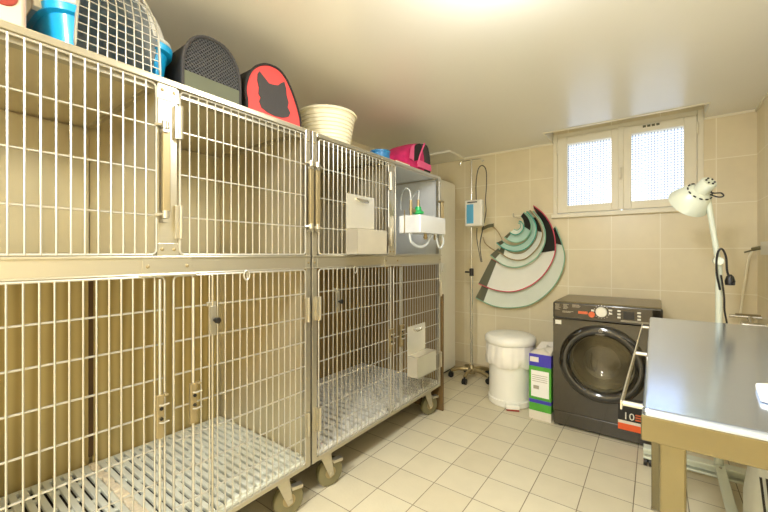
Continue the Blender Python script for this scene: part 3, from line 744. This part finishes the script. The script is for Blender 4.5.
# ------------------------------------------------------------------ protective collars hanging on the back wall
CR = []
def zz(pts): return [(470 + x / 4.45, 200 + y / 4.45) for x, y in pts]
def resample(P, n):
    d = [0]
    for a, b in zip(P, P[1:]): d.append(d[-1] + (b - a).length)
    out = []
    for k in range(n):
        s = d[-1] * k / (n - 1); i = 0
        while i < len(P) - 2 and d[i + 1] < s: i += 1
        f = (s - d[i]) / max(1e-9, d[i + 1] - d[i]); out.append(P[i].lerp(P[i + 1], min(1, max(0, f))))
    return out
def collar(outer, inner, yo, yi, mbody, medge, label, dark_to=None, end_dark=True, dark_from=0., dark_in=None):
    O = resample(crom([atY(*p, yo) for p in zz(outer)], 6), 48); I = resample(crom([atY(*p, yi) for p in zz(inner)], 6), 48)
    lo = min(O + I, key=lambda v: v.z)
    r = thing('protective_collar', (lo.x, 3.47, lo.z), label, 'pet collar', 'collars hanging on the back wall')
    MB().strip(O, I, (0, .0018, 0)).build('cone_sheet', mbody, r, smooth=True)
    MB().tube(O, .0048, 8).build('edging', medge, r, smooth=True)
    MB().tube(I, .0035, 8).build('neck_edging', medge, r, smooth=True)
    if dark_to is not None:
        k = int(48 * (1 - dark_to)); k1 = 48 - int(48 * dark_from)
        ki = int(48 * (1 - (dark_in or dark_to)))
        MB().strip([p + V((0, -.003, 0)) for p in resample(O[k:k1], 20)], [p + V((0, -.003, 0)) for p in resample(I[ki:k1], 20)], (0, .002, 0)).build('fastening_strip', M_strip, r)
    if end_dark:
        a = [p + V((0, -.003, 0)) for p in O[:4]]; b = [p + V((0, -.003, 0)) for p in I[:4]]
        MB().strip(a, b, (0, .002, 0)).build('end_strip', M_olive, r)
    return r
collar([(25, 435), (100, 470), (180, 480), (270, 465), (350, 410), (400, 340), (421, 260), (408, 190), (380, 118)],
       [(80, 330), (120, 375), (190, 385), (270, 355), (325, 305), (358, 250), (368, 200), (366, 160), (372, 128)], 3.43, 3.47, M_collg, M_greene, 'largest clear collar on the wall, pale green edging, lowest of the nest', .14)
collar([(38, 372), (110, 400), (190, 408), (270, 380), (330, 330), (370, 262), (380, 205), (368, 130), (330, 65), (282, 25)],
       [(95, 262), (150, 290), (215, 294), (285, 260), (322, 212), (332, 165), (326, 120), (308, 80), (284, 36)], 3.40, 3.45, M_coll, M_pinke, 'clear collar with red edging and broad black strip at its top', .35, dark_in=.47)
collar([(90, 245), (150, 290), (220, 298), (290, 262), (328, 205), (335, 150), (318, 95), (282, 48)],
       [(125, 215), (165, 248), (215, 254), (268, 228), (300, 190), (308, 150), (298, 105), (272, 58)], 3.375, 3.42, M_collg, M_greene, 'clear collar with pale green edging, third largest of the wall nest')
collar([(130, 232), (180, 262), (240, 264), (296, 218), (322, 160), (312, 110), (290, 72), (266, 45)],
       [(140, 205), (185, 235), (235, 235), (280, 195), (300, 150), (294, 112), (278, 80), (258, 54)], 3.355, 3.40, M_coll, M_tane, 'clear collar with tan edging in the middle of the wall nest', .3, dark_from=.12)
collar([(118, 190), (150, 215), (195, 228), (245, 218), (285, 175), (295, 125), (280, 82), (252, 50)],
       [(140, 180), (165, 198), (200, 205), (240, 190), (266, 155), (270, 120), (262, 88), (244, 62)], 3.335, 3.38, M_collt, M_teal, 'teal-tinted collar with teal edging inside the tan-edged collar')
collar([(152, 165), (180, 184), (215, 188), (252, 168), (272, 125), (264, 85), (240, 55)],
       [(178, 142), (195, 152), (215, 150), (235, 135), (242, 118), (238, 90), (226, 72)], 3.315, 3.36, M_collt, M_greene, 'small pale teal collar with black top strip inside the nest', .38)
collar([(178, 145), (195, 154), (215, 152), (233, 136), (238, 115), (230, 98), (218, 94)],
       [(196, 130), (205, 134), (214, 133), (224, 124), (226, 113), (222, 105), (215, 104)], 3.295, 3.325, M_collg, M_teal, 'smallest collar, innermost of the nest on the back wall', None, False)
m = MB(); P = [atY(*p, 3.40) for p in zz([(100, 122), (120, 140), (140, 175), (150, 215)])]; Q = [p + V((0, 0, .018)) for p in P]
hs = thing('collar_band', (P[0].x, 3.44, P[-1].z), 'loose tan collar band with black tip left of the collar nest', 'collar band')
m.strip(crom(P), crom(Q), (0, .002, 0)); m.build('band', M_tane, hs, smooth=True)
MB().tube(crom([atY(*p, 3.41) for p in zz([(58, 165), (70, 195), (110, 225), (160, 245)])]), .006, 8).build('loop', M_tane, hs, smooth=True)
P = [atY(*p, 3.39) for p in zz([(52, 137), (80, 124), (106, 119)])]; m = MB(); m.strip(P, [p + V((0, 0, .032)) for p in P], (0, .003, 0)); m.build('tip', M_olive, hs)
# wall hook that carries the nest
hk = MB().tube([(atY(520, 222, 3.5).x, 3.5, 1.50), (atY(520, 222, 3.5).x, 3.30, 1.50), (atY(520, 222, 3.5).x, 3.29, 1.53)], .005, 8).build('wall_hook', M_chrome, smooth=True)
tag(hk, 'thin metal wall hook carrying the clear collars', 'hook')

# ------------------------------------------------------------------ pedal bin
BX, BY = -.925, 2.945
bn = thing('pedal_bin', (BX, BY, 0), 'white round pedal bin with overhanging liner beside the carton', 'bin')
MB().lathe([(0, .006), (.150, .006), (.156, .0), (.166, .008), (.168, .05), (.160, .055), (.160, .466), (0, .466)], (BX, BY, 0), n=48).build('body', M_white, bn, smooth=True)
MB().lathe([(.0, .548), (.10, .545), (.165, .536), (.188, .522), (.194, .505), (.194, .478), (.188, .470), (0, .468)], (BX, BY, 0), n=48).build('lid', M_white, bn, smooth=True)
m = MB(); n = 96; rows = []; rr = random.Random(5)
ph = [rr.random() * 6.28 for _ in range(6)]
for (r, z, am) in ((.165, .470, .0), (.184, .467, .003), (.187, .43, .008), (.190, .38, .012), (.187, .335, .014), (.178, .308, .012), (.163, .312, .003)):
    ring_ = []
    for k in range(n):
        a = 2 * PI * k / n
        w_ = math.sin(7 * a + ph[0] + z * 20) * .5 + math.sin(13 * a + ph[1] - z * 30) * .35 + math.sin(23 * a + ph[2]) * .25
        q = r + am * w_ * .7
        ring_.append(m.bm.verts.new((BX + q * math.cos(a), BY + q * math.sin(a), z + (.010 * math.sin(5 * a + ph[3]) + .006 * math.sin(11 * a + ph[4])) * (1 if z < .36 else .3))))
    rows.append(ring_)
for A, B in zip(rows, rows[1:]):
    for k in range(n): m.bm.faces.new((A[k], A[(k + 1) % n], B[(k + 1) % n], B[k]))
m.build('liner', M_liner, bn, smooth=True)
fa = math.atan2(-BY, -BX) + .10
m = MB(); M_ = Matrix.Translation((BX, BY, 0)) @ Matrix.Rotation(fa, 4, 'Z')
m.box((.15, -.05, .012), (.20, .05, .045), M_); m.build('pedal', M_white, bn, bevel=.006)
m = MB(); m.box((.165, -.045, .001), (.198, .045, .012), M_); m.build('pedal_pad', M_redbrown, bn)

# ------------------------------------------------------------------ detergent carton
X0, X1, Y0, Y1, H = -.685, -.575, 2.74, 2.90, .46
M_ = Matrix.Translation((-.724, 2.735, 0)) @ Matrix.Rotation(math.radians(-2), 4, 'Z')
ct = thing('carton', (-.61, 2.8, 0), 'torn-open purple and green carton between pedal bin and washing machine', 'carton')
W_, D_ = .148, .17
MB().box((0, 0, 0), (W_, D_, .06), M_).build('bottom_band', M_carton, ct)
MB().box((0, 0, .06), (W_, D_, .115), M_).build('green_band', M_greenc, ct)
MB().box((0, 0, .115), (W_, D_, .14), M_).build('purple_stripe', M_purple, ct)
MB().box((0, 0, .14), (W_, D_, .375), M_).build('green_panel', M_greenc, ct)
MB().box((0, 0, .375), (W_, D_, .46), M_).build('purple_band', M_purple, ct)
m = MB(); m.box((.014, -.001, .16), (W_ - .014, .001, .345), M_); m.build('label_panel', M_paper, ct)
m = MB(); m.box((.006, -.001, .405), (.065, .001, .44), M_); m.build('white_mark', M_print, ct)
MB().box((.03, -.002, .215), (.068, -.0005, .24), M_).build('small_print', M_greyprint, ct)
for k in range(4): MB().box((.022, -.002, .31 - .014 * k), (W_ - .024, -.0005, .3135 - .014 * k), M_).build('print_line', M_greyprint, ct)
for P_, d in ((((0, .01, .46), (W_ * .96, .01, .46), (W_ * 1.0, .10, .505), (.02, .08, .475)), (0, 0, .003)), (((W_, 0, .46), (W_, D_, .46), (W_ * .55, D_ * .9, .50), (W_ * .62, .03, .485)), (0, 0, .003)), (((0, D_, .46), (W_, D_, .46), (W_, D_ + .04, .52), (.03, D_ + .03, .51)), (0, .003, 0))):
    MB().prism([M_ @ V(p) for p in P_], d).build('flap', M_carton, ct)

# ------------------------------------------------------------------ washing machine
WMX0, WMX1, WY0, WY1 = -.56, .04, 2.71, 3.22
wm = thing('washing_machine', (-.26, 2.96, 0), 'black front-loading washing machine under the window', 'washing machine')
m = MB(); m.box((WMX0, WY0 + .012, .012), (WMX0 + .02, WY1, .825)).box((WMX1 - .02, WY0 + .012, .012), (WMX1, WY1, .825)).box((WMX0, WY1 - .02, .012), (WMX1, WY1, .825)).box((WMX0, WY0 + .012, .012), (WMX1, WY1, .03)).box((WMX0, WY0 + .012, .80), (WMX1, WY1, .825))
m.build('body', M_mach, wm, bevel=.006)
bx('top_panel', (WMX0 + .002, WY0 + .02, .825), (WMX1 - .002, WY1 + .01, .85), M_machtop, wm, bevel=.012, seg=3)
bx('control_panel', (WMX0, WY0 - .006, .735), (WMX1, WY0 + .03, .846), M_machring, wm, bevel=.010, seg=3)
def holed_panel(x0, x1, z0, z1, cx, cz, r, y, th):
    angs = sorted([2 * PI * k / 64 for k in range(64)] + [math.atan2(zc - cz, xc - cx) % (2 * PI) for xc in (x0, x1) for zc in (z0, z1)])
    O = []; I = []
    for a in angs:
        c, s_ = math.cos(a), math.sin(a); t_ = min([((x1 if c > 0 else x0) - cx) / c if abs(c) > 1e-6 else 9, ((z1 if s_ > 0 else z0) - cz) / s_ if abs(s_) > 1e-6 else 9])
        O.append(V((cx + c * t_, y, cz + s_ * t_))); I.append(V((cx + c * r, y, cz + s_ * r)))
    m = MB(); n = len(angs); th = V((0, th, 0))
    q = [[m.bm.verts.new(v) for v in (o, i, i + th, o + th)] for o, i in zip(O, I)]
    for k in range(n):
        A, B = q[k], q[(k + 1) % n]
        for e in range(4): m.bm.faces.new((A[e], A[(e + 1) % 4], B[(e + 1) % 4], B[e]))
    return m
holed_panel(WMX0 + .001, WMX1 - .001, .11, .732, -.275, .468, .186, WY0, .02).build('front_panel', M_mach, wm)
m = MB(); m.lathe([(.188, .022), (.19, .06), (.235, .10), (.235, .40), (0, .40)], (-.275, WY0, .468), 'y', 48); m.build('drum', M_drum, wm, smooth=True)
bx('kick_plate', (WMX0 + .002, WY0 + .004, .015), (WMX1 - .002, WY0 + .03, .106), M_mach, wm, bevel=.005)
m = MB()
for (x, y) in ((-.52, 2.76), (0, 2.76), (-.52, 3.17), (0, 3.17)): MB().lathe([(0, 0), (.02, 0), (.02, .016), (0, .016)], (x, y, 0), n=12).build('foot', M_black, wm)
DX, DZ = -.275, .468
dr = MB().lathe([(.245, .0), (.245, -.012), (.236, -.022), (.215, -.03), (.195, -.026), (.182, -.012), (.178, .0)], (DX, WY0, DZ), 'y', 64).build('door_ring', M_machring, wm, smooth=True)
MB().lathe([(.182, -.014), (.15, .03), (.12, .075), (.08, .1), (0, .108)], (DX, WY0 + .002, DZ), 'y', 48).build('door_glass', M_glass, dr, smooth=True)
m = MB(); m.lathe([(.186, .022), (.176, .026), (.172, .04), (.186, .05)], (DX, WY0, DZ), 'y', 48); m.build('door_seal', M_rubber, wm, smooth=True)
MB().lathe([(.008, 0), (.03, .0), (.033, -.008), (.030, -.022), (0, -.024)], (-.272, WY0 - .006, .801), 'y', 28).build('dial', M_print, wm, smooth=True)
m = MB()
for k in range(16):
    a = 2 * PI * k / 16; x, z = -.272 + .042 * math.cos(a), .801 + .042 * math.sin(a); bx('dial_mark', (x - .002, WY0 - .0075, z - .002), (x + .002, WY0 - .0055, z + .002), M_print, wm)
m = MB(); m.lathe([(.019, 0), (.019, -.004), (.016, -.006), (0, -.006)], (-.327, WY0 - .006, .779), 'y', 20); m.build('orange_button', M_orange2, wm)
bx('orange_print', (-.405, WY0 - .0075, .778), (-.35, WY0 - .0055, .795), M_orange2, wm)
m = MB()
for (x, z) in ((-.321, .806), (-.223, .815), (-.223, .795), (-.178, .815), (-.178, .795), (-.178, .775), (-.075, .812), (-.075, .792), (-.075, .772)):
    bx('button', (x - .009, WY0 - .010, z - .0055), (x + .009, WY0 - .005, z + .0055), M_print, wm, bevel=.002)
bx('display', (-.155, WY0 - .0075, .768), (-.10, WY0 - .0055, .815), M_black, wm)
m = MB()
rr = random.Random(9)
for (x, w_, zs) in ((-.545, .035, (.83, .823, .816, .809, .802, .795)), (-.495, .035, (.83, .823, .816, .809, .802)), (-.44, .055, (.832, .825, .818)), (-.50, .075, (.786, .779))):
    for z in zs: bx('print_line', (x, WY0 - .0075, z), (x + w_ * (.6 + .4 * rr.random()), WY0 - .0055, z + .0026), M_greyprint, wm)
for z in (.757, .751): bx('print_line', (-.17, WY0 - .0075, z), (-.02, WY0 - .0055, z + .003), M_greyprint, wm)
bx('drawer_groove', (-.545, WY0 - .0085, .737), (-.38, WY0 - .0055, .747), M_black, wm)
bx('rating_label', (-.545, WY0 - .0015, .695), (-.508, WY0 - .0003, .722), M_print, wm)
m = MB(); m.lathe([(.0115, 0), (.0115, -.0012), (.0085, -.0012), (.0085, 0)], (DX, WY0 - .0295, DZ + .214), 'y', 20); m.box((DX - .0015, WY0 - .031, DZ + .209), (DX + .0015, WY0 - .029, DZ + .2155)); m.box((DX - .0015, WY0 - .031, DZ + .218), (DX + .0015, WY0 - .029, DZ + .2205)); m.build('emblem', M_greyprint, dr)
text('INDESIT', (DX - .028, WY0 - .031, DZ + .187), .014, M_greyprint, dr, 'brand_lettering')
# energy / guarantee sticker low on the right
sx0 = atY(618, 415, WY0).x; sz0, sz1 = atY(630, 431, WY0).z, atY(630, 402, WY0).z
sx1 = .02
bx('sticker', (sx0, WY0 - .002, sz0 + .045), (sx1, WY0 - .0005, sz1 + .02), M_black, wm)
bx('sticker_band', (sx0, WY0 - .0022, sz0), (sx1, WY0 - .0005, sz0 + .04), M_orange, wm)
bx('sticker_line', (sx0, WY0 - .0022, sz0 + .04), (sx1, WY0 - .0005, sz0 + .058), M_carton, wm)
text('10', (sx0 + .025, WY0 - .003, sz0 + .068), .062, M_print, wm, 'sticker_number')
m = MB()
for k in range(3): bx('sticker_print', (sx0 + .09, WY0 - .003, sz0 + .07 + .015 * k), (sx0 + .145, WY0 - .0015, sz0 + .078 + .015 * k), M_orange2, wm)

# ------------------------------------------------------------------ examination table
TX0, TX1, TY0, TY1, TZ = -.020, .548, .872, 2.165, .87
et = thing('examination_table', ((TX0 + TX1) / 2, (TY0 + TY1) / 2, 0), 'stainless steel examination table with side rail against the right wall', 'table')
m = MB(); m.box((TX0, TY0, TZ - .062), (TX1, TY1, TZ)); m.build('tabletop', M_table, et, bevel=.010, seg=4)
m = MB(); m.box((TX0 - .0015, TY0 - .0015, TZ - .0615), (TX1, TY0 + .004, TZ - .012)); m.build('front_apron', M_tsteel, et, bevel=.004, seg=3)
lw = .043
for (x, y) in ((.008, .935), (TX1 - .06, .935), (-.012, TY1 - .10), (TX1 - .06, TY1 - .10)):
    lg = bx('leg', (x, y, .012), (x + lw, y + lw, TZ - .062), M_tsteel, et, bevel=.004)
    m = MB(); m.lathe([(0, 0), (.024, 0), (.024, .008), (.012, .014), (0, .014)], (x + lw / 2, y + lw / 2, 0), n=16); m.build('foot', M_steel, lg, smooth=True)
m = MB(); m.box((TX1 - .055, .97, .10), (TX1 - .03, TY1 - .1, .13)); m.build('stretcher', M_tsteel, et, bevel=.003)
# rail
ra, rb = V((-.060, .94, .845)), V((-.046, 2.03, .845))
m = MB(); d_ = (rb - ra)
m.strip([ra + V((0, 0, -.010)), rb + V((0, 0, -.010))], [ra + V((0, 0, .010)), rb + V((0, 0, .010))], (.004, 0, 0))
rl = m.build('side_rail', M_chrome, et, bevel=.001)
m = MB()
for y in (.955, 1.46, 2.0): xx = ra.x + (rb.x - ra.x) * (y - .94) / 1.09; MB().tube([(xx, y, .845), (TX0 + .004, y, .845)], .006, 10).build('rail_post', M_chrome, rl, smooth=True)
tag(MB().prism([(.172, 1.05, TZ + .001), (.181, 1.15, TZ + .001), (.30, 1.22, TZ + .001), (.45, 1.10, TZ + .001), (.40, .99, TZ + .001), (.24, 1.01, TZ + .001)], (0, 0, .012)).build('folded_paper', M_paper, bevel=.003), 'white folded paper lying on the stainless examination table', 'paper')
# sack under the table
sk = thing('sack', (.405, 2.02, 0), 'white printed plastic sack standing under the examination table', 'sack')
m = MB(); rows = []
for (z, sx, sy) in ((0, .10, .12), (.03, .115, .14), (.2, .115, .135), (.34, .10, .11), (.42, .085, .05)):
    rows.append([m.bm.verts.new((.405 + sx * math.copysign(abs(math.cos(a)) ** .5, math.cos(a)), 2.02 + sy * math.copysign(abs(math.sin(a)) ** .5, math.sin(a)), z)) for a in [2 * PI * k / 32 for k in range(32)]])
for A, B in zip(rows, rows[1:]):
    for k in range(32): m.bm.faces.new((A[k], A[(k + 1) % 32], B[(k + 1) % 32], B[k]))
m.bm.faces.new(rows[0][::-1]); m.bm.faces.new(rows[-1]); m.build('bag', M_bagw, sk, smooth=True)
m = MB()
for k in range(3): MB().prism([(.306 + .016 * k, 1.883, .36), (.313 + .016 * k, 1.883, .36), (.330 + .016 * k, 1.876, .16), (.323 + .016 * k, 1.876, .16)], (0, -.004, 0)).build('dark_print', M_black, sk)
m = MB(); m.prism([(.362, 1.884, .36), (.48, 1.884, .36), (.48, 1.877, .1), (.378, 1.877, .1)], (0, -.003, 0)); m.build('green_print', M_baggreen, sk)

# ------------------------------------------------------------------ examination lamp on rolling stand
LX, LY = .262, 2.50
el = thing('examination_lamp', (LX, LY, 0), 'white articulated examination lamp on a rolling floor stand', 'lamp')
m = MB(); m.box((-.05, LY - .03, .047), (.53, LY + .03, .052)).box((-.05, LY - .03, .047), (.53, LY - .026, .060)).box((-.05, LY - .002, .06), (.53, LY + .026, .10)).box((-.05, LY - .03, .092), (.53, LY - .026, .104)).box((-.05, LY - .03, .10), (.53, LY + .03, .105))
m.build('base_bar', M_lamp, el, bevel=.002)
m = MB(); m.prism([(LX - .02, LY - .03, .105), (LX + .02, LY - .03, .105), (LX + .022, 1.96, .06), (LX - .018, 1.96, .06)], (0, 0, .012)); fl = m.build('front_foot', M_lamp, el, bevel=.003)
MB().lathe([(0, .006), (.006, .005), (.006, 0)], (LX, LY - .06, .114), n=10).build('screw', M_steel, fl)
for (x, y) in ((-.03, LY), (.51, LY), (LX + .002, 1.98)):
    m = MB()
    for s in (-.012, .012): m.tube([(x - .008 + s, y, .022), (x + .008 + s, y, .022)], .022, 16)
    m.tube([(x, y, .02), (x, y, .05 if y > 2 else .06)], .007, 8); m.build('caster', M_black, el, smooth=True)
P1 = V((LX, LY, 1.16)); HP = atY(706.5, 190, 2.42)
MB().tube([(LX, LY, .10), (LX, LY, .5)], .019, 14).build('lower_post', M_lamp, el, smooth=True)
MB().tube([(LX, LY, .5), (LX, LY, 1.15)], .014, 14).build('upper_post', M_lamp, el, smooth=True)
J = V((LX - .004, LY - .01, 1.135))
MB().tube([J, HP], .012, 12).build('arm', M_lamp, el, smooth=True)
m = MB(); m.tube([J + V((0, -.03, 0)), J + V((0, .03, 0))], .02, 14); m.build('joint', M_lamp, el, smooth=True)
# head: cone axis from the back cap towards the lower left
ca = atY(710, 181.5, 2.37); cbm = atY(688, 203.5, 2.47)
ax_ = (cbm - ca).normalized(); q = V((0, 0, 1)).rotation_difference(ax_).to_matrix().to_4x4()
Mh = Matrix.Translation(ca) @ q
Lh = (cbm - ca).length
m = MB(); m.lathe([(0, -.004), (.030, 0), (.034, .008), (.034, Lh * .38), (.046, Lh * .42), (.062, Lh * .5), (.090, Lh * .9), (.094, Lh), (.090, Lh), (.058, Lh * .52), (0, Lh * .5)], (0, 0, 0), n=40, M=Mh)
hd = m.build('shade', M_lamp, el, smooth=True)
for k in range(6): a = 2 * PI * k / 6; MB().lathe([(0, -.0065), (.0045, -.006), (.0045, -.001)], (.018 * math.cos(a), .018 * math.sin(a), 0), n=8, M=Mh).build('vent_hole', M_black, hd)
for k in range(12):
    a = 2 * PI * k / 12; r_ = .056; MM = Mh @ Matrix.Rotation(a, 4, 'Z')
    MB().box((r_ - .004, -.007, Lh * .43), (r_ + .002, .007, Lh * .455), MM).build('vent_hole', M_black, hd)
m = MB(); m.lathe([(0, Lh * .5), (.028, Lh * .55), (.036, Lh * .72), (.024, Lh * .86), (0, Lh * .9)], (0, 0, 0), n=20, M=Mh); m.build('bulb', M_white, hd, smooth=True)
m = MB(); m.tube([HP + V((-.02, 0, 0)), HP + V((.02, 0, 0))], .014, 12); m.tube([HP + V((0, 0, 0)), ca + ax_ * Lh * .3], .010, 10); m.build('swivel', M_black, el, smooth=True)
m = MB()
m.tube(crom([HP + V((0, -.01, 0)), atY(713, 193, 2.40), atY(721, 193, 2.42), atY(723.5, 196, 2.42), atY(718, 197, 2.42), HP + V((.006, .0, -.02))]), .0035, 8)
m.build('cord_loop', M_black, el, smooth=True)
m = MB()
c_ = [atY(x, y, 2.46) for x, y in ((720, 290), (717, 275), (716.5, 262), (718, 252), (722, 249), (726, 257), (727, 270), (729, 277))]
m.tube(crom(c_), .0045, 8)
m.build('power_cord', M_black, el, smooth=True)
m = MB()
m.tube(crom([atY(x, y, 2.47) for x, y in ((721, 275), (724, 295), (724.5, 310), (727, 325), (727, 345))]), .004, 8)
m.build('power_cord', M_black, el, smooth=True)
m = MB(); p = atY(730, 281, 2.46); m.lathe([(0, -.022), (.018, -.02), (.02, 0), (.014, .022), (.006, .032), (0, .033)], p, n=14); m.tube([p + V((.012, 0, -.008)), p + V((.012, -.03, -.012))], .004)
m.build('plug', M_black, el, smooth=True)

# ------------------------------------------------------------------ right wall: socket box, white cord, tap
sb = thing('socket_box', (.53, 3.1, 1.165), 'grey wall socket box with white cord on right wall', 'socket box')
bx('case', (.525, 2.75, 1.165), (.56, 3.20, 1.245), M_whitep, sb, bevel=.004)
m = MB(); p = V((.53, 3.20, 1.21)); m.tube([p, p + V((-.035, .03, -.01))], .012, 10); m.tube([p + V((-.02, .02, -.01)), p + V((-.07, .045, -.03))], .005, 8); m.build('plug', M_rubber, sb, smooth=True)
m = MB(); m.tube(crom([atY(x, y, 3.42) for x, y in ((754, 248), (749, 258), (745, 280), (742, 300), (739.5, 325), (739, 345))]), .006, 8); m.build('cord', M_cream, sb, smooth=True)
tp = thing('water_tap', (.50, 3.36, .70), 'chrome water supply tap behind the examination table', 'tap')
zt = atY(752, 317, 3.36).z
m = MB(); m.tube([(.40, 3.34, zt), (.555, 3.34, zt)], .011, 12).tube([(.45, 3.30, zt - .045), (.56, 3.30, zt - .045)], .014, 12).tube([(.50, 3.34, zt), (.50, 3.30, zt - .045)], .014, 12)
m.build('pipe', M_chrome, tp, smooth=True)
m = MB(); m.lathe([(0, -.02), (.024, -.018), (.024, .018), (0, .02)], (.47, 3.29, zt - .045), 'x', 16); m.build('valve', M_chrome, tp, smooth=True)
m = MB(); m.tube([(.43, 3.34, zt + .016), (.55, 3.34, zt + .016)], .005, 8); m.build('handle', M_tan, tp, smooth=True)

# ------------------------------------------------------------------ colour management
S.view_settings.view_transform = 'Standard'; S.view_settings.look = 'None'; S.view_settings.gamma = 1
S.view_settings.exposure = 0.85
S.view_settings.use_curve_mapping = False
S.cycles.max_bounces = 12; S.cycles.diffuse_bounces = 8; S.cycles.transparent_max_bounces = 24
